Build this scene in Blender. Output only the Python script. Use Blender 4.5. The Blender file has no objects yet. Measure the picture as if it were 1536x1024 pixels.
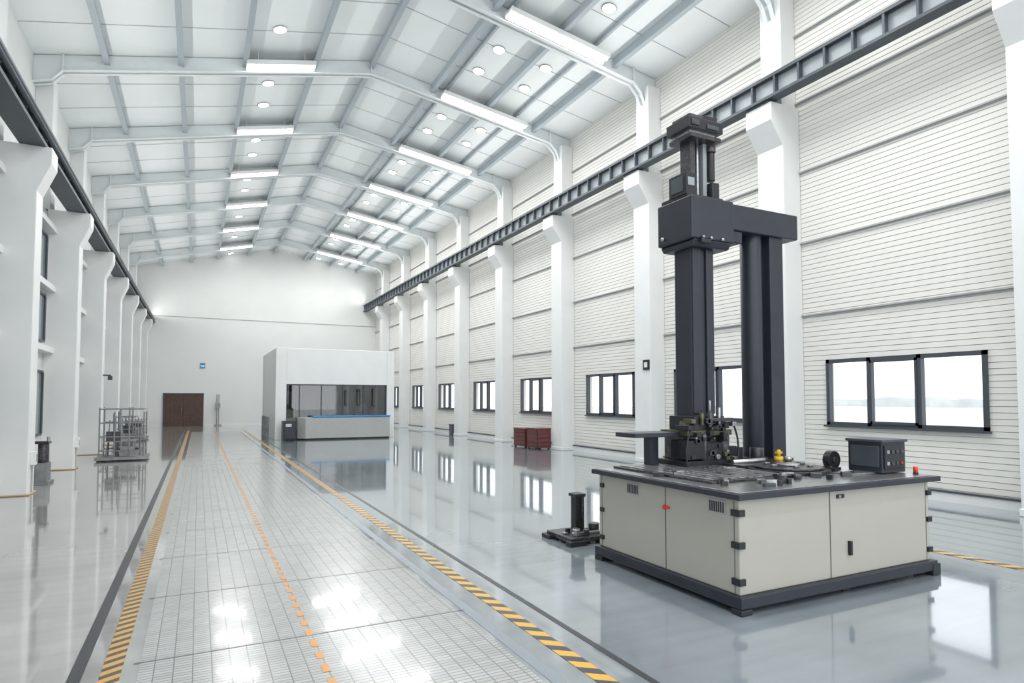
import bpy, bmesh, math, random
from mathutils import Vector, Matrix
random.seed(7)
S = bpy.context.scene
S.view_settings.view_transform = 'Standard'
COL = S.collection

# ------------------------------------------------------------ materials
def mat(name, col, rough=.5, metal=0., noise=0., nscale=6., bump=0., bscale=40., emit=None, estr=0., coat=0., spec=.5):
    m = bpy.data.materials.new(name); m.use_nodes = True
    nt = m.node_tree; b = nt.nodes['Principled BSDF']
    b.inputs['Base Color'].default_value = (*col, 1)
    b.inputs['Roughness'].default_value = rough
    b.inputs['Metallic'].default_value = metal
    b.inputs['Coat Weight'].default_value = coat
    b.inputs['Specular IOR Level'].default_value = spec
    tc = nt.nodes.new('ShaderNodeTexCoord')
    if noise > 0:
        n = nt.nodes.new('ShaderNodeTexNoise'); n.inputs['Scale'].default_value = nscale
        n.inputs['Detail'].default_value = 4
        nt.links.new(tc.outputs['Object'], n.inputs['Vector'])
        r = nt.nodes.new('ShaderNodeMapRange')
        r.inputs['From Min'].default_value = .3; r.inputs['From Max'].default_value = .7
        r.inputs['To Min'].default_value = 1 - noise; r.inputs['To Max'].default_value = 1 + noise
        nt.links.new(n.outputs['Fac'], r.inputs['Value'])
        mx = nt.nodes.new('ShaderNodeVectorMath'); mx.operation = 'SCALE'
        mx.inputs[0].default_value = col
        nt.links.new(r.outputs['Result'], mx.inputs['Scale'])
        nt.links.new(mx.outputs['Vector'], b.inputs['Base Color'])
    if bump > 0:
        n2 = nt.nodes.new('ShaderNodeTexNoise'); n2.inputs['Scale'].default_value = bscale
        nt.links.new(tc.outputs['Object'], n2.inputs['Vector'])
        bp = nt.nodes.new('ShaderNodeBump'); bp.inputs['Strength'].default_value = bump
        bp.inputs['Distance'].default_value = .01
        nt.links.new(n2.outputs['Fac'], bp.inputs['Height'])
        nt.links.new(bp.outputs['Normal'], b.inputs['Normal'])
    if emit:
        b.inputs['Emission Color'].default_value = (*emit, 1)
        b.inputs['Emission Strength'].default_value = estr
    return m

M = {}
M['white'] = mat('white_paint', (.78, .795, .79), .45, noise=.02, nscale=2)
M['wallp'] = mat('painted_plaster', (.735, .75, .74), .6, noise=.02, nscale=1)
M['siding'] = mat('cream_siding', (.765, .76, .72), .42, noise=.02, nscale=1.5)
M['groove'] = mat('siding_shadow_gap', (.57, .565, .53), .6)
M['girt'] = mat('girt_grey', (.42, .43, .43), .5)
M['beam'] = mat('beam_white', (.74, .78, .79), .4, noise=.02)
M['purlin'] = mat('purlin_grey', (.40, .455, .49), .45)
M['ceil'] = mat('ceiling_panel', (.87, .90, .90), .5, noise=.015, nscale=1)
M['rail'] = mat('rail_steel_dark', (.075, .09, .105), .45, metal=.3, noise=.1)
M['railweb'] = mat('rail_web_grey', (.33, .36, .38), .45, metal=.2, noise=.05)
M['frame'] = mat('window_frame_graphite', (.06, .07, .085), .4)
M['black'] = mat('black_paint', (.018, .02, .024), .35, noise=.2, nscale=12)
M['navy'] = mat('graphite_machine_paint', (.024, .029, .041), .38, noise=.08, nscale=5)
M['beige'] = mat('beige_machine_enamel', (.48, .465, .41), .4, noise=.015, nscale=4)
M['seam'] = mat('dark_seam', (.10, .10, .095), .7)
M['steel'] = mat('worn_steel', (.45, .46, .47), .3, metal=.9, noise=.25, nscale=20)
M['dsteel'] = mat('oily_dark_steel', (.09, .09, .095), .3, metal=.7, noise=.4, nscale=25, bump=.2)
M['olive'] = mat('olive_brass', (.13, .125, .08), .4, metal=.5, noise=.3, nscale=20)
M['yellow'] = mat('safety_yellow', (.80, .50, .03), .4)
M['red'] = mat('red_plastic', (.75, .05, .02), .35)
M['redbox'] = mat('dull_red_paint', (.15, .038, .034), .45, noise=.2)
M['brown'] = mat('brown_door_wood', (.085, .045, .035), .5, noise=.25, nscale=10)
M['blue'] = mat('blue_panel', (.05, .25, .55), .35)
M['counter'] = mat('counter_grey', (.43, .44, .435), .4, noise=.03)
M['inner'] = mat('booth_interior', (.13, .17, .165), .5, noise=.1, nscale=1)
M['tan'] = mat('tan_base_trim', (.50, .38, .26), .5)
M['rack'] = mat('rack_galvanised', (.28, .29, .30), .4, metal=.6, noise=.2)
M['lamp'] = mat('lamp_diffuser', (1, 1, 1), .5, emit=(1, .99, .97), estr=11)
M['down'] = mat('downlight_lens', (1, 1, 1), .5, emit=(1, .99, .97), estr=8)
M['ground'] = mat('outside_ground', (.64, .64, .63), .9, noise=.05, nscale=.2)
M['farwall'] = mat('distant_treeline', (.60, .63, .64), .9, noise=.1, nscale=.3)
M['lineblk'] = mat('line_black', (.035, .04, .045), .35)
M['joint'] = mat('lane_joint', (.12, .125, .13), .35)
M['linegry'] = mat('line_grey', (.24, .275, .31), .3)
M['linewht'] = mat('line_white', (.8, .8, .78), .3)
M['orange'] = mat('line_orange', (.60, .27, .06), .35)
M['lglass'] = mat('left_window_glass', (.22, .26, .29), .12, noise=.2, nscale=.8)

def glass(name, tint, fac):
    m = bpy.data.materials.new(name); m.use_nodes = True
    nt = m.node_tree; nt.nodes.clear()
    o = nt.nodes.new('ShaderNodeOutputMaterial'); mx = nt.nodes.new('ShaderNodeMixShader')
    t = nt.nodes.new('ShaderNodeBsdfTransparent'); g = nt.nodes.new('ShaderNodeBsdfGlossy')
    t.inputs['Color'].default_value = (*tint, 1); g.inputs['Roughness'].default_value = .02
    mx.inputs['Fac'].default_value = fac
    nt.links.new(t.outputs[0], mx.inputs[1]); nt.links.new(g.outputs[0], mx.inputs[2])
    nt.links.new(mx.outputs[0], o.inputs['Surface'])
    return m
M['glass'] = glass('clear_glass', (.96, .98, .98), .06)
M['bglass'] = glass('booth_glass', (.62, .82, .77), .20)

def stripes(name, c1, c2, period, duty, slope):
    m = bpy.data.materials.new(name); m.use_nodes = True
    nt = m.node_tree; b = nt.nodes['Principled BSDF']
    tc = nt.nodes.new('ShaderNodeTexCoord'); sx = nt.nodes.new('ShaderNodeSeparateXYZ')
    nt.links.new(tc.outputs['Object'], sx.inputs[0])
    a = nt.nodes.new('ShaderNodeMath'); a.operation = 'MULTIPLY_ADD'; a.inputs[1].default_value = slope
    nt.links.new(sx.outputs['X'], a.inputs[0]); nt.links.new(sx.outputs['Y'], a.inputs[2])
    d = nt.nodes.new('ShaderNodeMath'); d.operation = 'DIVIDE'; d.inputs[1].default_value = period
    nt.links.new(a.outputs[0], d.inputs[0])
    f = nt.nodes.new('ShaderNodeMath'); f.operation = 'FRACT'; nt.links.new(d.outputs[0], f.inputs[0])
    g = nt.nodes.new('ShaderNodeMath'); g.operation = 'GREATER_THAN'; g.inputs[1].default_value = duty
    nt.links.new(f.outputs[0], g.inputs[0])
    mx = nt.nodes.new('ShaderNodeMix'); mx.data_type = 'RGBA'
    mx.inputs['A'].default_value = (*c1, 1); mx.inputs['B'].default_value = (*c2, 1)
    nt.links.new(g.outputs[0], mx.inputs['Factor']); nt.links.new(mx.outputs['Result'], b.inputs['Base Color'])
    b.inputs['Roughness'].default_value = .3
    return m
M['hazR'] = stripes('hazard_tape_wide', (.70, .41, .05), (.05, .055, .075), .21, .52, .8)
M['hazL'] = stripes('hazard_tape_fine', (.60, .34, .08), (.08, .075, .07), .13, .52, -.6)

def floor_mat():
    m = bpy.data.materials.new('polished_epoxy_floor'); m.use_nodes = True
    nt = m.node_tree; b = nt.nodes['Principled BSDF']; L = nt.links.new
    tc = nt.nodes.new('ShaderNodeTexCoord'); sx = nt.nodes.new('ShaderNodeSeparateXYZ')
    L(tc.outputs['Object'], sx.inputs[0])
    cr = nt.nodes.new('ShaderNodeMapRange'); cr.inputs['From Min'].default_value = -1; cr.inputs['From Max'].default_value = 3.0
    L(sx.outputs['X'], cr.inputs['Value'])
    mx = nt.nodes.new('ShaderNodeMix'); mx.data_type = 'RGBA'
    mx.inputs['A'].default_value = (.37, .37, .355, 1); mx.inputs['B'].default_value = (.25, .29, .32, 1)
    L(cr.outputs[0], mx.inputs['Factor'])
    n = nt.nodes.new('ShaderNodeTexNoise'); n.inputs['Scale'].default_value = .9; n.inputs['Detail'].default_value = 6
    L(tc.outputs['Object'], n.inputs['Vector'])
    r = nt.nodes.new('ShaderNodeMapRange'); r.inputs['From Min'].default_value = .3; r.inputs['From Max'].default_value = .7
    r.inputs['To Min'].default_value = .86; r.inputs['To Max'].default_value = 1.14
    L(n.outputs['Fac'], r.inputs['Value'])
    mp = nt.nodes.new('ShaderNodeMapping'); mp.inputs['Scale'].default_value = (.35, 3.5, 1)
    L(tc.outputs['Object'], mp.inputs['Vector'])
    n2 = nt.nodes.new('ShaderNodeTexNoise'); n2.inputs['Scale'].default_value = 1.6; n2.inputs['Detail'].default_value = 5
    L(mp.outputs[0], n2.inputs['Vector'])
    r2 = nt.nodes.new('ShaderNodeMapRange'); r2.inputs['To Min'].default_value = .84; r2.inputs['To Max'].default_value = 1.16
    L(n2.outputs['Fac'], r2.inputs['Value'])
    mu = nt.nodes.new('ShaderNodeMath'); mu.operation = 'MULTIPLY'; L(r.outputs[0], mu.inputs[0]); L(r2.outputs[0], mu.inputs[1])
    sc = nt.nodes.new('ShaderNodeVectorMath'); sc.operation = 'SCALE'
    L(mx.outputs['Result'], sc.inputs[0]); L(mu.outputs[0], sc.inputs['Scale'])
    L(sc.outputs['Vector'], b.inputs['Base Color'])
    rr = nt.nodes.new('ShaderNodeMapRange'); rr.inputs['To Min'].default_value = .02; rr.inputs['To Max'].default_value = .15
    L(n2.outputs['Fac'], rr.inputs['Value']); L(rr.outputs[0], b.inputs['Roughness'])
    b.inputs['IOR'].default_value = 1.8
    b.inputs['Coat Weight'].default_value = .6; b.inputs['Coat Roughness'].default_value = .035
    return m
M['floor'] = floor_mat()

def grate_mat():
    m = bpy.data.materials.new('grated_lane_tiles'); m.use_nodes = True
    nt = m.node_tree; b = nt.nodes['Principled BSDF']; L = nt.links.new
    tc = nt.nodes.new('ShaderNodeTexCoord')
    br = nt.nodes.new('ShaderNodeTexBrick'); br.offset = 0; br.inputs['Scale'].default_value = 1
    br.inputs['Brick Width'].default_value = .115; br.inputs['Row Height'].default_value = .042
    br.inputs['Mortar Size'].default_value = .0045; br.inputs['Mortar Smooth'].default_value = .3
    br.inputs['Color1'].default_value = (.38, .39, .38, 1); br.inputs['Color2'].default_value = (.46, .47, .46, 1)
    br.inputs['Mortar'].default_value = (.16, .17, .175, 1)
    L(tc.outputs['Object'], br.inputs['Vector']); L(br.outputs['Color'], b.inputs['Base Color'])
    bp = nt.nodes.new('ShaderNodeBump'); bp.inputs['Strength'].default_value = .2; bp.inputs['Distance'].default_value = .002; bp.invert = True
    L(br.outputs['Fac'], bp.inputs['Height']); L(bp.outputs[0], b.inputs['Normal'])
    b.inputs['Roughness'].default_value = .2; b.inputs['IOR'].default_value = 1.5; b.inputs['Coat Weight'].default_value = .25
    b.inputs['Coat Roughness'].default_value = .06
    return m
M['grate'] = grate_mat()

# ------------------------------------------------------------ mesh builder
class B:
    def __init__(s, name, parent=None, bevel=0, smooth=False):
        s.bm = bmesh.new(); s.name = name; s.mats = []; s.parent = parent; s.bevel = bevel; s.smooth = smooth
    def mi(s, k):
        m = M[k]
        if m not in s.mats: s.mats.append(m)
        return s.mats.index(m)
    def poly(s, pts, k):
        f = s.bm.faces.new([s.bm.verts.new(p) for p in pts]); f.material_index = s.mi(k)
    def box(s, x0, x1, y0, y1, z0, z1, k, rot=None):
        i = s.mi(k)
        P = [(x0,y0,z0),(x1,y0,z0),(x1,y1,z0),(x0,y1,z0),(x0,y0,z1),(x1,y0,z1),(x1,y1,z1),(x0,y1,z1)]
        if rot:
            c = Vector(((x0+x1)/2,(y0+y1)/2,(z0+z1)/2)); R = Matrix.Rotation(rot[0], 3, rot[1])
            P = [R @ (Vector(p)-c) + c for p in P]
        v = [s.bm.verts.new(p) for p in P]
        for f in [(0,3,2,1),(4,5,6,7),(0,1,5,4),(1,2,6,5),(2,3,7,6),(3,0,4,7)]:
            s.bm.faces.new([v[j] for j in f]).material_index = i
        return s
    def prism(s, prof, a0, a1, axis, k):
        i = s.mi(k)
        def P(p, a):
            return {'Y': (p[0], a, p[1]), 'X': (a, p[0], p[1]), 'Z': (p[0], p[1], a)}[axis]
        A = [s.bm.verts.new(P(p, a0)) for p in prof]; C = [s.bm.verts.new(P(p, a1)) for p in prof]
        n = len(prof); fs = [s.bm.faces.new(A), s.bm.faces.new(C[::-1])]
        for j in range(n):
            fs.append(s.bm.faces.new((A[j], C[j], C[(j+1) % n], A[(j+1) % n])))
        for f in fs: f.material_index = i
        return s
    def cyl(s, p0, p1, r, k, n=16, r2=None):
        i = s.mi(k); p0 = Vector(p0); p1 = Vector(p1); d = (p1-p0).normalized()
        a = d.orthogonal().normalized(); b = d.cross(a); r2 = r if r2 is None else r2
        A = []; C = []
        for j in range(n):
            t = 2*math.pi*j/n; o = a*math.cos(t)+b*math.sin(t)
            A.append(s.bm.verts.new(p0+o*r)); C.append(s.bm.verts.new(p1+o*r2))
        fs = [s.bm.faces.new(A[::-1]), s.bm.faces.new(C)]
        for j in range(n):
            f = s.bm.faces.new((A[j], A[(j+1) % n], C[(j+1) % n], C[j])); f.smooth = n > 8; fs.append(f)
        for f in fs: f.material_index = i
        return s
    def done(s):
        me = bpy.data.meshes.new(s.name)
        bmesh.ops.recalc_face_normals(s.bm, faces=s.bm.faces[:])
        s.bm.to_mesh(me); s.bm.free()
        for m in s.mats: me.materials.append(m)
        o = bpy.data.objects.new(s.name, me); COL.objects.link(o)
        if s.parent: o.parent = s.parent
        if s.bevel:
            bv = o.modifiers.new('bevel', 'BEVEL'); bv.width = s.bevel; bv.segments = 2; bv.limit_method = 'ANGLE'
            bv.angle_limit = math.radians(40)
        return o
def empty(name, loc=(0, 0, 0)):
    o = bpy.data.objects.new(name, None); COL.objects.link(o); o.empty_display_size = .2
    return o
def area(name, loc, sx, sy, rot, energy, parent, spread=180):
    L = bpy.data.lights.new(name, 'AREA'); L.shape = 'RECTANGLE'; L.size = sx; L.size_y = sy; L.energy = energy; L.color = (1, .995, .985)
    L.spread = math.radians(spread)
    o = bpy.data.objects.new(name, L); COL.objects.link(o); o.location = loc; o.rotation_euler = rot; o.parent = parent

# ------------------------------------------------------------ dimensions
XL, XR = -3.85, 11.85
XW = -3.52                                         # lower left wall face
Y0, Y1 = -3.0, 46.5
RX, RZ = 4.6, 12.05
BAY = 4.78
BY = [4.65 + BAY*k for k in range(-1, 9)]          # frame lines
BY[1] = 4.76; BY[2] = 9.66
def zr(x): return RZ - .228*(RX-x) if x < RX else RZ - .155*(x-RX)

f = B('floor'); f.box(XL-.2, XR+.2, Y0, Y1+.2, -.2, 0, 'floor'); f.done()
g = B('outside_ground'); g.box(XR+.2, 160, -60, 130, -.3, -.2, 'ground'); g.box(-60, XR+.2, -60, Y0, -.3, -.2, 'ground')
g.done()
g = B('distant_treeline')
prof = [(-60, -.2)]
yy = -60
while yy < 130: prof.append((yy, 1.5+random.uniform(0, .8))); yy += random.uniform(1.5, 4)
prof += [(130, -.2)]
for p, q in zip(prof[1:-1], prof[2:-1]):
    g.prism([(p[0], -.2), (q[0], -.2), q, p], 157, 158, 'X', 'farwall')
g.done()

# lane markings
t = B('trim_lane_grating'); t.box(-.32, 2.0, .2, 38, 0, .004, 'grate')
yy = 1.9
while yy < 37:
    t.box(-.36, 2.06, yy, yy+.014, .004, .0055, 'joint'); yy += 1.55
t.done()
t = B('trim_lane_edge_lines')
t.box(-.72, -.64, 1, 40, 0, .003, 'lineblk')
t.box(2.04, 2.13, .5, 38, 0, .003, 'linegry')
t.box(2.60, 2.65, .5, 28.4, 0, .003, 'lineblk')
t.done()
t = B('trim_hazard_tape'); t.box(2.30, 2.42, .5, 40, 0, .004, 'hazR'); t.box(7.76, 7.9, 2.2, 4.6, 0, .004, 'hazR'); t.done()
t = B('trim_fine_hazard_tape'); t.box(-.54, -.42, 1, 40, 0, .004, 'hazL'); t.done()
t = B('trim_orange_dashes'); yy = 1.0
while yy < 40:
    t.box(.768, .818, yy, yy+.13, .004, .007, 'orange'); yy += .235
t.done()

# ------------------------------------------------------------ right wall with siding and windows
WR = [(.9, 4.0), (5.75, 8.75), (10.85, 13.45), (15.25, 17.85), (20.1, 22.7), (25.0, 27.6), (29.9, 32.5), (34.7, 37.2), (39.5, 42.0)]
WZ0, WZ1 = 1.25, 2.62
w = B('wall_right')
PIT = .105
def siding(y0, y1, z0, z1):
    k = math.floor(z0/PIT)
    while k*PIT < z1:
        a = max(z0, k*PIT); b_ = min(z1, k*PIT+PIT-.012); c = min(z1, (k+1)*PIT)
        if b_ > a:
            w.poly([(XR-.018, y0, a), (XR-.018, y1, a), (XR-.012, y1, b_), (XR-.012, y0, b_)], 'siding')
        if c > b_ and c > a:
            bb = max(a, b_)
            w.poly([(XR-.012, y0, bb), (XR-.012, y1, bb), (XR-.006, y1, bb+.001), (XR-.006, y0, bb+.001)], 'groove')
            w.poly([(XR-.006, y0, bb+.001), (XR-.006, y1, bb+.001), (XR-.018, y1, c), (XR-.018, y0, c)], 'groove')
        k += 1
ZT = 11.3
cur = Y0
for (a, b_) in WR:
    siding(cur, a, 0, ZT); w.box(XR, XR+.2, cur, a, 0, ZT, 'siding')
    siding(a, b_, 0, WZ0); w.box(XR, XR+.2, a, b_, 0, WZ0, 'siding')
    siding(a, b_, WZ1, ZT); w.box(XR, XR+.2, a, b_, WZ1, ZT, 'siding')
    cur = b_
siding(cur, Y1, 0, ZT); w.box(XR, XR+.2, cur, Y1, 0, ZT, 'siding')
w.done()
t = B('trim_wall_girts')
for z in (3.6, 5.2, 6.78, 8.36, 9.9):
    t.box(XR-.08, XR-.02, Y0, Y1, z, z+.03, 'girt'); t.box(XR-.045, XR-.02, Y0, Y1, z-.02, z, 'girt')
t.done()
t = B('baseboard_right'); t.box(XR-.10, XR-.02, Y0, Y1, 0, .16, 'white'); t.box(XR-.12, XR-.02, Y0, Y1, .16, .19, 'frame'); t.done()

for i, (a, b_) in enumerate(WR):
    o = B('window_%d' % (i+1)); x0, x1 = XR-.06, XR+.06; fw = .075
    o.box(x0, x1, a, b_, WZ0, WZ0+fw, 'frame'); o.box(x0, x1, a, b_, WZ1-fw, WZ1, 'frame')
    o.box(x0, x1, a, a+fw, WZ0, WZ1, 'frame'); o.box(x0, x1, b_-fw, b_, WZ0, WZ1, 'frame')
    L_ = b_-a; m1 = a+L_*.37; m2 = a+L_*.69
    for mm in (m1, m2): o.box(x0, x1, mm-.04, mm+.04, WZ0, WZ1, 'frame')
    o.box(x0-.02, x0+.02, m1+.03, m2-.03, WZ0+.06, WZ0+.11, 'frame'); o.box(x0-.02, x0+.02, m1+.03, m2-.03, WZ1-.11, WZ1-.06, 'frame')
    o.box(x0-.02, x0+.02, m1+.03, m1+.07, WZ0+.06, WZ1-.06, 'frame'); o.box(x0-.02, x0+.02, m2-.07, m2-.03, WZ0+.06, WZ1-.06, 'frame')
    o.box(x0-.04, x0, a-.05, b_+.05, WZ0-.03, WZ0+.01, 'frame')
    o.poly([(XR+.02, a+.05, WZ0+.05), (XR+.02, b_-.05, WZ0+.05), (XR+.02, b_-.05, WZ1-.05), (XR+.02, a+.05, WZ1-.05)], 'glass')
    o.done()

# right columns
for i, y in enumerate(BY):
    c = B('structural_column', bevel=.015); h = .35
    c.prism([(XR-.02, 0), (XR-.55, 0), (XR-.55, 7.35), (XR-.90, 7.85), (XR-.90, 8.25), (XR-.02, 8.25)], y-h, y+h, 'Y', 'white')
    c.box(XR-.48, XR-.02, y-.28, y+.28, 8.25, zr(XR)-.1, 'white')
    c.box(XR-.57, XR-.02, y-.37, y+.37, 0, .12, 'white')
    c.box(XR-.92, XR-.50, y-.3, y+.3, 8.25, 8.29, 'rail')
    c.done()

# right crane runway
c = B('crane_runway_beam'); xa, xb = XR-.98, XR-.70; zb, zt = 8.29, 8.78
c.box(xa, xb, Y0, Y1, zb, zb+.06, 'rail'); c.box(xa, xb, Y0, Y1, zt-.05, zt, 'rail')
c.box((xa+xb)/2-.02, (xa+xb)/2+.02, Y0, Y1, zb+.06, zt-.05, 'railweb')
yy = Y0+.2
while yy < Y1:
    c.box(xa+.01, xb-.01, yy, yy+.045, zb+.06, zt-.05, 'rail'); yy += .597
c.box((xa+xb)/2-.04, (xa+xb)/2+.04, Y0, Y1, zt, zt+.07, 'dsteel')
RAIL_R = c.done()

# ------------------------------------------------------------ left wall
w = B('wall_left'); w.box(XL-.2, XL, Y0, Y1, 0, zr(XL)+.3, 'wallp'); w.box(XL, XW, Y0, Y1, 0, 6.55, 'wallp'); w.done()
LY = [14.75+4.78*k for k in range(-3, 7)]
for y in LY:
    c = B('structural_column', bevel=.015); h = .26
    c.prism([(XW, 0), (-2.82, 0), (-2.82, 5.75), (-2.60, 6.3), (-2.60, 6.62), (XW, 6.62)], y-h, y+h, 'Y', 'white')
    c.box(XL, XL+.38, y-h, y+h, 6.62, zr(XL)-.1, 'white')
    c.box(XW, -2.78, y-h-.04, y+h+.04, 0, .03, 'tan')
    c.done()
t = B('trim_left_wall_beams')
for z in (2.95, 4.5, 6.0):
    t.box(XW, XW+.22, Y0, Y1, z, z+.14, 'white')
t.box(XL, XL+.3, Y0, Y1, 8.4, 8.52, 'white')
t.done()
n = 10
for i, y in enumerate(LY[:-1]):
    o = B('window_%d' % (n+i))
    for (za, zb_) in ((.95, 2.45), (3.25, 4.35), (4.75, 5.85)):
        a, b_ = y+.75, y+4.3
        o.box(XW, XW+.03, a, b_, za, zb_, 'lglass')
        for q in (a, (a+b_)/2, b_): o.box(XW, XW+.07, q-.05, q+.05, za, zb_, 'frame')
        o.box(XW, XW+.07, a, b_, za-.05, za, 'frame'); o.box(XW, XW+.07, a, b_, zb_, zb_+.05, 'frame')
    o.done()
c = B('crane_runway_beam'); xa, xb = -3.12, -2.70
c.box(xa, xb, Y0, Y1, 6.62, 6.69, 'rail'); c.box(xa, xb, Y0, Y1, 7.0, 7.06, 'rail'); c.box(-2.93, -2.88, Y0, Y1, 6.69, 7.0, 'railweb')
c.cyl((-2.66, Y0, 6.80), (-2.66, Y1, 6.80), .05, 'rail', 12)
c.cyl((-2.66, Y0, 6.95), (-2.66, Y1, 6.95), .035, 'railweb', 10)
c.cyl((-3.0, Y0, 7.14), (-3.0, Y1, 7.14), .07, 'railweb', 12)
c.cyl((-2.76, Y0, 7.10), (-2.76, Y1, 7.10), .05, 'railweb', 12)
yy = Y0+.1
while yy < Y1:
    c.box(xa+.03, xb-.03, yy, yy+.05, 6.69, 7.0, 'rail'); yy += .8
RAIL_L = c.done()

# ------------------------------------------------------------ back wall
w = B('wall_back')
w.prism([(XL-.2, 0), (XR+.2, 0), (XR+.2, zr(XR)+.3), (RX, RZ+.3), (XL-.2, zr(XL)+.3)], Y1, Y1+.2, 'Y', 'wallp'); w.done()
t = B('trim_back_wall_seam'); t.box(XL, XR, Y1-.03, Y1, 7.2, 7.24, 'girt'); t.done()
xd = -2.0
t = B('baseboard_back'); t.box(xd+2.4, XR-.2, Y1-.03, Y1, 0, .12, 'white'); t.done()
d = B('door_1')
YD = Y1-.005
d.box(xd, xd+2.25, YD-.06, YD, 0, 2.12, 'brown')
d.box(xd+1.11, xd+1.14, YD-.07, YD-.05, 0, 2.1, 'black')
d.box(xd-.06, xd, YD-.1, YD, 0, 2.18, 'frame'); d.box(xd+2.25, xd+2.31, YD-.1, YD, 0, 2.18, 'frame'); d.box(xd-.06, xd+2.31, YD-.1, YD, 2.12, 2.18, 'frame')
for k in range(9): d.box(xd+.1+.24*k, xd+.115+.24*k, YD-.068, YD-.06, .1, 2.05, 'black')
d.cyl((xd+1.0, YD-.12, 1.0), (xd+1.0, YD-.12, 1.25), .02, 'steel', 8)
d.done()
s = B('blue_sign'); s.box(.05, .35, Y1-.05, Y1, 3.85, 4.2, 'blue'); s.box(.1, .3, Y1-.06, Y1-.05, 3.95, 4.05, 'linewht'); s.done()
s = B('hose_stand')
for dx in (0, .12): s.cyl((1.1+dx, Y1-.3, 0), (1.1+dx, Y1-.3, 2.1), .03, 'rack', 8)
s.box(.95, 1.4, Y1-.5, Y1-.1, 0, .08, 'rack'); s.box(1.0, 1.3, Y1-.4, Y1-.2, 1.2, 1.5, 'rack'); s.done()

# ------------------------------------------------------------ roof
w = B('ceiling'); CZ = .28
w.prism([(XL-.2, zr(XL-.2)+CZ), (RX, RZ+CZ), (XR+.2, zr(XR+.2)+CZ), (XR+.2, zr(XR+.2)+CZ+.15), (RX, RZ+CZ+.15), (XL-.2, zr(XL-.2)+CZ+.15)], Y0, Y1+.2, 'Y', 'ceil')
w.done()
t = B('roof_purlins')
for x in (-2.3, -.6, 1.0, 2.9, 4.6, 6.6, 8.45, 10.35):
    z = zr(x)+CZ
    t.box(x-.035, x+.035, Y0, Y1, z-.25, z, 'purlin'); t.box(x-.07, x+.07, Y0, Y1, z-.27, z-.24, 'purlin')
t.done()
t = B('trim_ceiling_seams')
for y in BY:
    for q in (1.6, 3.2):
        yq = y+q
        for (xa, xb) in ((XL, RX), (RX, XR)):
            t.prism([(xa, zr(xa)+CZ-.01), (xb, zr(xb)+CZ-.01), (xb, zr(xb)+CZ), (xa, zr(xa)+CZ)], yq, yq+.018, 'Y', 'girt')
t.done()
for y in BY:
    b_ = B('roof_beam', bevel=.01)
    dn = .17
    prof = [(XL, zr(XL)-.45), (XL+.40, zr(XL)-.32), (XL+.62, zr(XL+.62)-dn-.01), (RX-.5, zr(RX-.5)-dn), (RX, RZ-dn-.02), (RX+.5, zr(RX+.5)-dn),
            (XR-.85, zr(XR-.85)-dn-.01), (XR-.60, zr(XR)-.30), (XR-.48, zr(XR)-.6), (XR-.02, zr(XR)-.6)]
    left = prof[:5]+[(RX, RZ+CZ-.02), (XL, zr(XL)+CZ-.02)]
    right = prof[4:]+[(XR-.02, zr(XR)+CZ-.02), (RX, RZ+CZ-.02)]
    b_.prism(left, y-.05, y+.05, 'Y', 'beam'); b_.prism(right, y-.05, y+.05, 'Y', 'beam')
    for i in range(len(prof)-2):
        p, q = prof[i], prof[i+1]
        b_.prism([p, q, (q[0], q[1]+.03), (p[0], p[1]+.03)], y-.15, y+.15, 'Y', 'beam')
    for x in (XL+.62, RX, XR-.85):
        b_.box(x-.02, x+.02, y-.14, y+.14, zr(x)-dn, zr(x)+CZ-.03, 'beam')
    b_.done()

# linear lights
for y in BY:
    for (xa, xb) in ((1.02, 2.88), (6.85, 9.85)):
        e = empty('linear_ceiling_light'); yc = y-.38
        za, zb_ = zr(xa)-.10, zr(xb)-.10
        h = B('housing', parent=e)
        h.prism([(xa, za), (xb, zb_), (xb, zb_+.08), (xa, za+.08)], yc-.20, yc+.20, 'Y', 'white')
        for q in (-.2, -.01, .18): h.prism([(xa, za-.05), (xb, zb_-.05), (xb, zb_), (xa, za)], yc+q, yc+q+.02, 'Y', 'white')
        h.done()
        tb = B('tubes', parent=e)
        for q in (-.10, .10): tb.cyl((xa+.04, yc+q, za-.03), (xb-.04, yc+q, zb_-.03), .06, 'lamp', 10)
        for q in (xa+.3, xb-.3): tb.cyl((q, yc, zr(q)-.02), (q, yc, zr(q)+CZ), .012, 'white', 6)
        tb.done()
        area('lamp_source', ((xa+xb)/2, yc, (za+zb_)/2-.09), xb-xa, .34, (0, -math.atan2(zb_-za, xb-xa), 0), 60*(xb-xa), e)
# slim invented uplight strips on the crane runways, added to brighten the ceiling
for (x, z, ang, par) in ((XR-.80, 8.90, math.radians(180-52), RAIL_R), (-2.88, 7.16, math.radians(180+50), RAIL_L)):
    h = B('added_uplight_housing', parent=par); h.box(x-.04, x+.04, Y0+.5, Y1-.5, z-.06, z-.01, 'rail'); h.done()
    for k in range(4):
        area('added_uplight_fill', (x, 4.5+12.0*k, z+.02), .08, 11.5, (0, ang, 0), 125, par, 150)
dl = B('recessed_downlights')
for y in BY:
    for (x, q) in ((1.75, 1.5), (1.75, 3.1), (7.55, 1.65), (9.05, 1.55), (7.5, 3.0), (9.05, 2.9)):
        z = zr(x)+CZ; sl = .228 if x < RX else -.155
        nrm = Vector((sl, 0, -1)).normalized(); p = Vector((x, y+q, z))
        dl.cyl(p, p+nrm*.03, .19, 'girt', 20); dl.cyl(p+nrm*.03, p+nrm*.035, .165, 'down', 20)
dl.done()
v = B('trim_light_strip_rails')
for xa in (7.0, 9.5):
    zc = zr(xa)+CZ; v.box(xa, xa+.07, Y0, Y1, zc-.12, zc-.02, 'purlin')
v.done()

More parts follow.
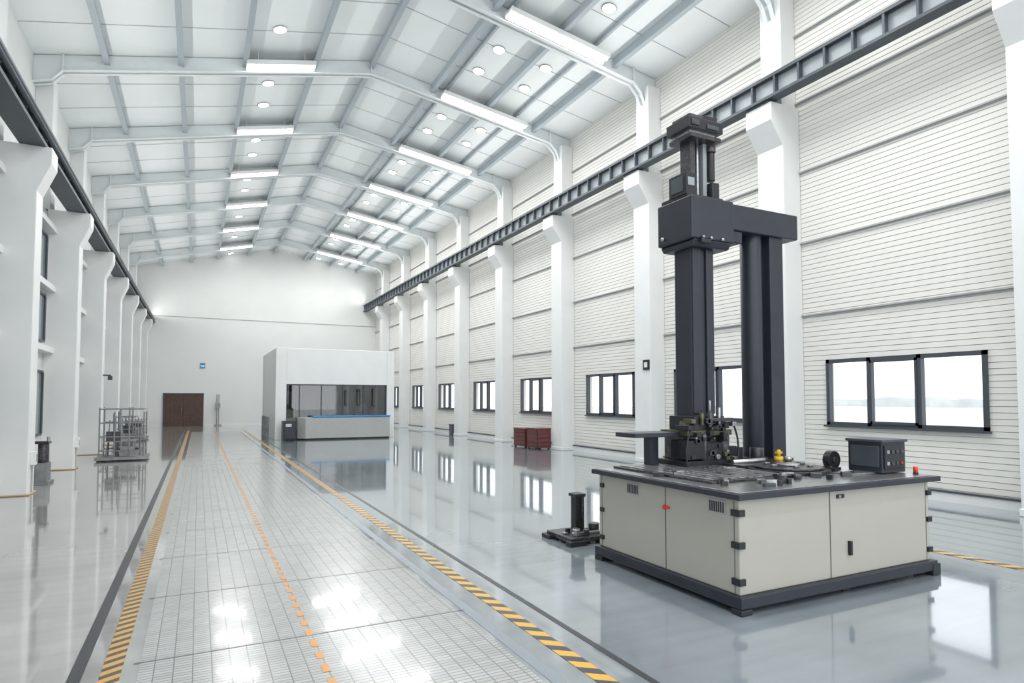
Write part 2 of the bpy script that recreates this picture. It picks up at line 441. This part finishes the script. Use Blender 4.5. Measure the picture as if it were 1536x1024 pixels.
# ------------------------------------------------------------ control booth
e = empty('control_booth')
b_ = B('shell', parent=e, bevel=.02)
bx0, bx1, by0, by1, bz = 3.0, 8.3, 29.0, 35.0, 4.05
ox0, ox1, oz = 3.45, 7.95, 2.45
b_.box(bx0, ox0, by0, by0+.25, 0, bz, 'white'); b_.box(ox1, bx1, by0, by0+.25, 0, bz, 'white'); b_.box(ox0, ox1, by0, by0+.25, oz, bz, 'white')
b_.box(bx0, bx0+.2, by0+.25, by1, 0, bz, 'white'); b_.box(bx1-.2, bx1, by0+.25, by1, 0, bz, 'white'); b_.box(bx0, bx1, by1-.2, by1, 0, bz, 'white')
b_.box(bx0+.2, bx1-.2, by0+.25, by1-.2, bz-.25, bz-.05, 'white'); b_.box(bx0+.2, bx1-.2, by1-.3, by1-.2, 0, bz-.3, 'inner')
b_.box(bx0+.2, bx0+.23, by0+.3, by1-.3, 0, bz-.3, 'inner'); b_.box(bx1-.23, bx1-.2, by0+.3, by1-.3, 0, bz-.3, 'inner')
b_.done()
c = B('counter', parent=e, bevel=.02)
c.prism([(3.9, 28.75), (4.2, 28.45), (7.95, 28.45), (7.95, 29.1), (3.9, 29.1)], .06, .98, 'Z', 'counter')
c.prism([(4.0, 28.8), (4.25, 28.55), (7.95, 28.55), (7.95, 29.1), (4.0, 29.1)], 0, .06, 'Z', 'seam')
c.prism([(4.5, 28.42), (7.97, 28.42), (7.97, 29.05), (4.5, 29.05)], .98, 1.05, 'Z', 'blue')
c.done()
gl = B('glazing', parent=e)
gl.poly([(ox0, by0+.15, .95), (ox1, by0+.15, .95), (ox1, by0+.15, oz), (ox0, by0+.15, oz)], 'bglass')
for x in (ox0, 4.0, 4.95, 5.9, 6.85, ox1-.05): gl.box(x, x+.035, by0+.1, by0+.2, .9, oz, 'frame')
gl.box(ox0, ox1, by0+.02, by0+.2, oz-.04, oz, 'frame'); gl.box(ox0, ox0+.45, by0+.1, by0+.2, 0, .95, 'inner')
gl.done()
it = B('interior_furniture', parent=e)
for x in (4.4, 5.6, 6.9):
    it.box(x, x+.7, 31, 31.6, 0, 1.1, 'navy'); it.box(x+.1, x+.6, 31.2, 31.25, 1.15, 1.55, 'frame'); it.box(x+.32, x+.38, 31.2, 31.24, 1.1, 1.2, 'frame')
for x in (4.0, 5.0, 6.2, 7.3): it.box(x, x+.5, 34.2, 34.7, 0, 2.2, 'girt')
it.done()
s = B('black_cabinet', bevel=.01); s.box(3.25, 3.78, 28.3, 28.85, .06, .85, 'black'); s.box(3.3, 3.73, 28.28, 28.3, .1, .8, 'navy')
s.box(3.3, 3.35, 28.35, 28.8, 0, .06, 'black'); s.box(3.68, 3.73, 28.35, 28.8, 0, .06, 'black'); s.box(3.35, 3.6, 28.26, 28.28, .6, .72, 'steel'); s.done()
s = B('safety_fence')
for k in range(7): s.cyl((2.75, 29.2+k*.5, 0), (2.75, 29.2+k*.5, 1.0), .025, 'rack', 6)
for z in (.15, .55, 1.0): s.cyl((2.75, 29.2, z), (2.75, 32.2, z), .02, 'rack', 6)
s.done()

# ------------------------------------------------------------ the machine
e = empty('vertical_boring_machine')
mx0, mx1, my0, my1 = 4.08, 6.76, 3.87, 5.92
c = B('plinth', parent=e, bevel=.01)
c.box(mx0-.04, mx1+.05, my0-.05, my1+.04, .05, .15, 'navy')
for x in (mx0+.02, mx1-.1, (mx0+mx1)/2):
    for y in (my0+.02, my1-.1): c.box(x, x+.1, y, y+.1, 0, .05, 'black')
c.box(mx0-.05, mx0+.08, my0-.06, my0+.06, .0, .05, 'black'); c.box(mx0-.05, mx0+.08, my1-.1, my1+.03, 0, .05, 'black')
c.box(mx1-.05, mx1+.08, my0-.06, my0+.12, .0, .12, 'black')
c.done()
c = B('base_cabinet', parent=e, bevel=.012)
c.box(mx0, mx1, my0, my1, .15, .955, 'beige'); c.done()
c = B('cabinet_fittings', parent=e)
c.box(mx0-.003, mx0+.01, 4.79, 4.798, .16, .95, 'seam')
c.box(5.22, 5.23, my0-.003, my0+.01, .16, .95, 'seam')
c.box(mx0-.003, mx0+.01, my0+.05, my0+.056, .16, .95, 'seam')
c.box(mx0-.003, mx0+.01, my1-.06, my1-.055, .16, .95, 'seam')
c.box(mx1-.06, mx1-.055, my0-.003, my0+.01, .16, .95, 'seam')
for z in (.235, .54, .81):
    c.box(mx0-.02, mx0+.05, my0-.02, my0+.075, z, z+.055, 'black')
    c.box(mx0-.02, mx0+.02, my1-.10, my1-.04, z, z+.045, 'black')
    c.box(mx1-.05, mx1+.02, my0-.02, my0+.02, z, z+.05, 'black')
for yc in (5.30, 4.12):
    c.box(mx0-.008, mx0+.01, yc-.10, yc+.10, .80, .92, 'counter')
    for k in range(7): c.box(mx0-.012, mx0, yc-.088+k*.026, yc-.075+k*.026, .815, .905, 'black')
c.cyl((mx0, 4.80, .75), (mx0-.02, 4.80, .75), .022, 'red', 14); c.box(mx0-.012, mx0, 4.73, 4.79, .74, .765, 'red')
c.box(5.47, 5.50, my0-.03, my0+.01, .34, .47, 'black')
c.box(5.32, 5.42, my0-.012, my0+.01, .875, .91, 'black'); c.box(5.34, 5.37, my0-.016, my0, .88, .905, 'steel')
c.done()
c = B('table_top', parent=e, bevel=.008)
c.box(mx0-.07, mx1+.10, my0-.07, my1+.05, .955, 1.005, 'navy')
c.box(mx0-.02, mx1+.03, my0-.02, my1, 1.005, 1.012, 'steel')
c.done()
c = B('bed_plates', parent=e, bevel=.004)
c.box(4.25, 5.35, 4.35, 5.88, 1.012, 1.035, 'dsteel')
for k in range(9): c.box(4.32+k*.115, 4.39+k*.115, 4.4, 5.85, 1.035, 1.045, 'steel')
c.box(5.4, 6.4, 5.05, 5.9, 1.012, 1.06, 'dsteel')
c.box(6.0, 6.75, 4.2, 4.4, 1.012, 1.03, 'steel')
c.done()
c = B('rotary_table', parent=e, bevel=.006)
c.cyl((5.75, 4.75, 1.012), (5.75, 4.75, 1.05), .42, 'black', 40); c.cyl((5.75, 4.75, 1.05), (5.75, 4.75, 1.075), .36, 'dsteel', 40)
c.cyl((5.75, 4.75, 1.075), (5.75, 4.75, 1.10), .12, 'steel', 24)
for k in range(6):
    a = k*math.pi/3; c.box(5.75+.22*math.cos(a)-.03, 5.75+.22*math.cos(a)+.03, 4.75+.22*math.sin(a)-.02, 4.75+.22*math.sin(a)+.02, 1.075, 1.10, 'steel')
c.done()
c = B('tool_head_unit', parent=e, bevel=.006)
X, Y = 5.26, 5.66
c.box(X-.40, X+.38, Y-.30, Y+.22, 1.03, 1.10, 'black')
c.box(X-.28, X+.30, Y-.2, Y+.2, 1.10, 1.38, 'dsteel')
c.box(X-.38, X-.12, Y-.30, Y-.02, 1.12, 1.33, 'black')
c.box(X-.08, X+.14, Y-.30, Y-.18, 1.10, 1.30, 'black')
c.cyl((X+.24, Y-.22, 1.1), (X+.24, Y-.22, 1.42), .07, 'dsteel', 18)
c.cyl((X-.1, Y-.26, 1.1), (X-.1, Y-.26, 1.40), .04, 'dsteel', 14)
c.cyl((X+.05, Y-.31, 1.14), (X+.05, Y-.34, 1.14), .03, 'steel', 12)
c.box(X-.34, X+.34, Y-.26, Y+.2, 1.38, 1.44, 'olive')
c.box(X-.22, X+.24, Y-.24, Y+.18, 1.44, 1.60, 'black')
c.box(X-.38, X-.24, Y-.26, Y-.10, 1.44, 1.50, 'black')
c.cyl((X-.29, Y-.16, 1.42), (X-.29, Y-.16, 1.54), .055, 'olive', 16)
c.cyl((X+.0, Y-.26, 1.42), (X+.0, Y-.26, 1.66), .032, 'dsteel', 12); c.cyl((X+.0, Y-.26, 1.66), (X+.0, Y-.26, 1.78), .013, 'steel', 10)
c.cyl((X+.14, Y-.26, 1.5), (X+.14, Y-.26, 1.70), .02, 'steel', 10); c.cyl((X-.12, Y-.26, 1.5), (X-.12, Y-.26, 1.64), .025, 'olive', 10)
c.box(X-.1, X+.32, Y-.30, Y-.24, 1.54, 1.58, 'dsteel')
for k in range(34):
    px = X+random.uniform(-.36, .34); pz = 1.1+random.uniform(0, .48); q = random.uniform(.012, .04)
    c.box(px-q, px+q, Y-.32, Y-.18, pz-q, pz+q*.6, random.choice(['black', 'black', 'black', 'black', 'steel', 'dsteel', 'dsteel', 'olive']))
c.box(X+.34, X+.5, Y-.18, Y+.05, 1.06, 1.24, 'black')
for (ax, az, bx_, bz_) in ((-.3, 1.5, -.38, 1.05), (.3, 1.55, .38, 1.1)):
    pts = [Vector((X+ax+(bx_-ax)*u+.05*math.sin(u*3.1)*(1 if ax > 0 else -1), Y-.3, az+(bz_-az)*u)) for u in [i/6 for i in range(7)]]
    for p, q in zip(pts, pts[1:]): c.cyl(p, q, .012, 'black', 8)
c.done()
c = B('side_table_stand', parent=e, bevel=.006)
c.box(4.62, 4.74, 5.68, 5.80, 1.03, 1.37, 'navy'); c.box(4.28, 5.01, 5.52, 5.88, 1.37, 1.42, 'navy'); c.box(4.55, 4.81, 5.62, 5.86, 1.012, 1.03, 'navy')
c.done()
c = B('ram_column', parent=e, bevel=.015)
c.box(5.16, 5.51, 5.58, 5.86, 1.58, 3.66, 'navy')
c.box(5.17, 5.31, 5.55, 5.59, 1.62, 3.64, 'navy'); c.box(5.38, 5.50, 5.55, 5.59, 1.62, 3.64, 'navy')
c.done()
c = B('support_columns', parent=e, bevel=.012)
c.box(6.42, 6.66, 5.52, 5.86, 1.01, 3.88, 'navy'); c.box(6.36, 6.72, 5.46, 5.9, 1.01, 1.06, 'black')
c.cyl((6.24, 5.66, 1.01), (6.24, 5.66, 3.86), .13, 'navy', 32); c.cyl((6.24, 5.66, 1.01), (6.24, 5.66, 1.08), .17, 'black', 24)
c.done()
c = B('spindle_head', parent=e, bevel=.02)
c.box(5.04, 5.71, 5.42, 6.02, 3.66, 4.17, 'navy')
c.prism([(5.42, 3.66), (6.02, 3.66), (5.97, 3.58), (5.47, 3.58)], 5.08, 5.67, 'X', 'navy')
c.box(5.15, 5.3, 5.37, 5.42, 3.60, 3.66, 'black')
for q in (5.2, 5.32, 5.5): c.cyl((q, 5.38, 3.68), (q, 5.42, 3.68), .02, 'steel', 12)
c.cyl((5.04, 5.9, 3.74), (5.0, 5.9, 3.74), .025, 'steel', 12)
c.done()
c = B('crossbeam_arm', parent=e, bevel=.015)
c.box(5.71, 6.90, 5.48, 5.92, 3.85, 4.17, 'navy'); c.box(5.71, 5.93, 5.50, 5.90, 3.70, 3.85, 'navy'); c.done()
c = B('drive_motor_tower', parent=e, bevel=.006)
c.box(5.05, 5.62, 5.5, 5.95, 4.17, 4.21, 'black')
c.box(5.22, 5.30, 5.62, 5.80, 4.2, 4.92, 'dsteel'); c.box(5.42, 5.48, 5.62, 5.80, 4.2, 4.92, 'railweb'); c.box(5.26, 5.44, 5.72, 5.82, 4.2, 4.92, 'rail')
c.cyl((5.36, 5.66, 4.2), (5.36, 5.66, 4.92), .022, 'steel', 12)
c.cyl((5.54, 5.62, 4.45), (5.54, 5.62, 4.80), .05, 'black', 18); c.cyl((5.54, 5.62, 4.8), (5.54, 5.62, 4.88), .065, 'dsteel', 18)
c.box(5.5, 5.62, 5.56, 5.7, 4.2, 4.42, 'black')
c.box(5.04, 5.20, 5.50, 5.80, 4.2, 4.46, 'black'); c.box(5.03, 5.05, 5.55, 5.75, 4.24, 4.42, 'rail')
c.box(5.06, 5.16, 5.49, 5.50, 4.30, 4.40, 'railweb')
c.box(5.12, 5.60, 5.50, 5.88, 4.90, 4.95, 'dsteel')
c.box(5.06, 5.60, 5.47, 5.86, 4.99, 5.12, 'black'); c.box(5.12, 5.52, 5.52, 5.85, 4.95, 5.0, 'steel')
c.box(5.10, 5.32, 5.50, 5.8, 5.12, 5.17, 'dsteel'); c.box(5.36, 5.56, 5.52, 5.8, 5.12, 5.20, 'black')
c.box(5.10, 5.22, 5.455, 5.47, 5.02, 5.09, 'dsteel'); c.box(5.34, 5.52, 5.455, 5.47, 5.01, 5.06, 'rail')
c.done()
c = B('control_box', parent=e, bevel=.01)
c.box(6.40, 6.80, 4.12, 4.5, 1.02, 1.36, 'navy')
c.box(6.38, 6.82, 4.10, 4.52, 1.34, 1.37, 'rail')
c.box(6.43, 6.76, 4.105, 4.12, 1.06, 1.31, 'black')
for k in range(4):
    for j in range(2): c.box(6.46+k*.078, 6.50+k*.078, 4.095, 4.11, 1.1+j*.12, 1.14+j*.12, random.choice(['dsteel', 'railweb', 'rail']))
c.cyl((6.7, 4.09, 1.12), (6.7, 4.11, 1.12), .012, 'red', 10)
c.box(6.39, 6.41, 4.15, 4.47, 1.08, 1.3, 'rail')
c.done()
c = B('blower_fan', parent=e, bevel=.004)
c.cyl((6.34, 4.62, 1.12), (6.34, 4.70, 1.12), .10, 'black', 28); c.cyl((6.34, 4.60, 1.12), (6.34, 4.62, 1.12), .04, 'dsteel', 16); c.box(6.26, 6.42, 4.6, 4.72, 1.012, 1.04, 'black')
c.done()
c = B('beacon_lamp', parent=e); c.cyl((6.74, 3.98, 1.012), (6.74, 3.98, 1.03), .025, 'black', 14); c.cyl((6.74, 3.98, 1.03), (6.74, 3.98, 1.09), .022, 'red', 14); c.done()
c = B('yellow_valve', parent=e); c.cyl((6.14, 5.2, 1.06), (6.14, 5.2, 1.12), .05, 'yellow', 14); c.cyl((6.14, 5.2, 1.12), (6.14, 5.2, 1.20), .02, 'yellow', 10)
c.box(6.10, 6.18, 5.18, 5.22, 1.155, 1.18, 'yellow'); c.cyl((6.24, 5.15, 1.06), (6.24, 5.15, 1.12), .04, 'steel', 12); c.done()
c = B('loose_fixtures', parent=e, bevel=.003)
for k in range(60):
    x = random.uniform(4.2, 6.3); y = random.uniform(4.0, 5.3)
    if (x-5.75)**2+(y-4.75)**2 < .2: continue
    a = random.uniform(.02, .07); b2 = random.uniform(.015, .05); h = random.uniform(.005, .03)
    c.box(x-a, x+a, y-b2, y+b2, 1.012, 1.035+h, random.choice(['dsteel', 'steel', 'black', 'rail']), rot=(random.uniform(0, 3), 'Z'))
c.cyl((6.0, 5.4, 1.06), (6.0, 5.4, 1.22), .08, 'dsteel', 20); c.box(5.68, 5.88, 5.5, 5.7, 1.06, 1.22, 'navy')
c.cyl((5.5, 5.3, 1.07), (5.9, 5.2, 1.09), .03, 'steel', 12)
c.done()

# floor jig beside machine
c = B('floor_jig', bevel=.006)
c.box(4.1, 4.62, 6.55, 7.15, .03, .09, 'dsteel'); c.box(4.06, 4.3, 6.5, 6.62, 0, .06, 'black'); c.box(4.35, 4.72, 7.05, 7.2, 0, .06, 'black'); c.box(4.05, 4.2, 7.0, 7.2, 0, .05, 'black'); c.box(4.5, 4.7, 6.5, 6.62, 0, .05, 'black')
c.box(4.42, 4.50, 6.95, 7.07, .09, .54, 'black'); c.box(4.50, 4.54, 6.93, 7.09, .09, .54, 'dsteel'); c.box(4.40, 4.56, 6.92, 7.1, .52, .56, 'black')
c.cyl((4.6, 6.8, .09), (4.6, 6.8, .2), .07, 'dsteel', 16); c.cyl((4.3, 6.75, .09), (4.3, 6.75, .16), .05, 'steel', 16); c.box(4.2, 4.6, 6.66, 6.7, .09, .13, 'steel')
for k in range(10):
    x = random.uniform(4.15, 4.6); y = random.uniform(6.6, 6.9); c.box(x-.03, x+.03, y-.02, y+.02, .09, .09+random.uniform(.02, .08), random.choice(['steel', 'black', 'dsteel']))
c.done()

# ------------------------------------------------------------ red containers etc.
for (x, y, sx, sy, h) in ((11.0, 19.75, .55, .75, .72), (11.0, 20.75, .55, .9, .68)):
    c = B('red_tool_chest', bevel=.01)
    c.box(x-sx/2, x+sx/2, y-sy/2, y+sy/2, .05, h, 'redbox'); c.box(x-sx/2-.02, x+sx/2+.02, y-sy/2-.02, y+sy/2+.02, h, h+.03, 'redbox')
    for k in range(4):
        c.box(x-sx/2-.012, x-sx/2, y-sy/2+.05, y+sy/2-.05, .1+k*.15, .12+k*.15, 'black'); c.box(x-sx/2+.04, x+sx/2-.04, y-sy/2-.012, y-sy/2, .1+k*.15, .12+k*.15, 'black')
    for a in (-1, 1):
        c.box(x+a*sx/2-.02*(a > 0)-.0, x+a*sx/2+.02*(a < 0), y-sy/2-.02, y-sy/2+.03, .05, h, 'black')
        for b2 in (-1, 1): c.box(x+a*(sx/2-.05)-.03, x+a*(sx/2-.05)+.03, y+b2*(sy/2-.05)-.03, y+b2*(sy/2-.05)+.03, 0, .05, 'black')
    c.done()
c = B('column_sign'); y = BY[3]-.2; c.box(XR-.59, XR-.55, y-.13, y+.13, 2.62, 2.9, 'black'); c.box(XR-.595, XR-.59, y-.07, y+.07, 2.69, 2.83, 'linewht'); c.done()
c = B('surveillance_camera'); y = 12.6; c.box(XR-.3, XR-.02, y-.03, y+.03, 3.5, 3.54, 'frame'); c.box(XR-.42, XR-.2, y-.06, y+.06, 3.4, 3.52, 'black'); c.done()
c = B('waste_bin', bevel=.01); c.box(11.2, 11.5, 28.95, 29.3, 0, .5, 'frame'); c.box(11.18, 11.52, 28.93, 29.32, .5, .54, 'black'); c.done()

# ------------------------------------------------------------ left equipment
def rack(name, x0, x1, y0, y1, h, lev, r=.02):
    c = B(name)
    c.box(x0-.1, x1+.1, y0-.1, y1+.1, .04, .12, 'rack')
    for x in (x0, x1):
        for y in (y0, y1): c.box(x-.05, x+.05, y-.05, y+.05, 0, .04, 'black')
    nx = 4
    for i in range(nx):
        x = x0+(x1-x0)*i/(nx-1)
        for y in (y0, y1): c.cyl((x, y, .12), (x, y, h*(1-.08*(i % 2))), r, 'rack', 8)
    for k in range(lev):
        z = .3+(h-.35)*k/(lev-1)
        for y in (y0, y1): c.cyl((x0, y, z), (x1, y, z), r*.8, 'rack', 8)
        for x in (x0, x1): c.cyl((x, y0, z), (x, y1, z), r*.8, 'rack', 8)
    for k in range(10):
        x = random.uniform(x0+.1, x1-.1); y = random.uniform(y0+.1, y1-.1)
        z0 = .12; c.cyl((x, y, z0), (x+random.uniform(-.1, .1), y, random.uniform(.5, h)), random.uniform(.012, .035), random.choice(['rack', 'steel', 'dsteel']), 8)
    c.box(x0+.1, x1-.2, y0+.1, y1-.1, .55, .58, 'rack'); c.box(x0+.15, x0+.5, y0+.1, y0+.4, .58, .85, 'dsteel'); c.box(x1-.6, x1-.25, y0+.15, y0+.5, .12, .42, 'rack')
    c.done()
rack('wire_frame_cart', -2.52, -1.42, 21.3, 22.3, 1.55, 4)
rack('wire_frame_cart', -2.6, -2.0, 26.0, 27.2, 1.2, 3)
rack('pipe_rack', -2.7, -2.1, 31.0, 33.0, .9, 3)
c = B('pump_unit', bevel=.005)
ox = .17; oy = .2
c.box(-3.4+ox, -2.95+ox, 15.9+oy, 16.5+oy, 0, .06, 'rack'); c.box(-3.3+ox, -3.0+ox, 16.0+oy, 16.4+oy, .06, .45, 'rack'); c.cyl((-3.1+ox, 16.2+oy, .45), (-3.1+ox, 16.2+oy, .85), .1, 'dsteel', 16); c.cyl((-3.0+ox, 16.1+oy, .85), (-3.0+ox, 16.1+oy, 1.0), .03, 'steel', 8)
c.box(-3.3+ox, -2.98+ox, 16.0+oy, 16.3+oy, .85, .9, 'black'); c.done()
for y in (LY[3], LY[4], LY[5]):
    c = B('socket_box', bevel=.003); c.box(-2.82, -2.74, y-.08, y+.08, .55, .8, 'white'); c.box(-2.745,-2.735,y-.05,y+.05,.6,.75,'girt'); c.cyl((-2.80, y, .03), (-2.80, y, .55), .015, 'girt', 6); c.done()
c = B('bracket_lamp'); y = LY[5]; c.box(-2.82, -2.6, y-.03, y+.03, 2.55, 2.6, 'frame'); c.box(-2.68, -2.56, y-.07, y+.07, 2.42, 2.55, 'frame'); c.done()

# ------------------------------------------------------------ world, camera
wd = bpy.data.worlds.new('overcast_sky'); S.world = wd; wd.use_nodes = True
bg = wd.node_tree.nodes['Background']; bg.inputs['Color'].default_value = (.94, .965, 1, 1); bg.inputs['Strength'].default_value = 1.95

cam = bpy.data.cameras.new('camera'); co = bpy.data.objects.new('camera', cam); COL.objects.link(co)
cam.sensor_width = 36; cam.lens = 935/1536*36; cam.shift_y = 45.2/1536
co.location = (0, 0, 1.8); co.rotation_euler = (math.radians(92.5), 0, math.radians(-26.67))
S.camera = co
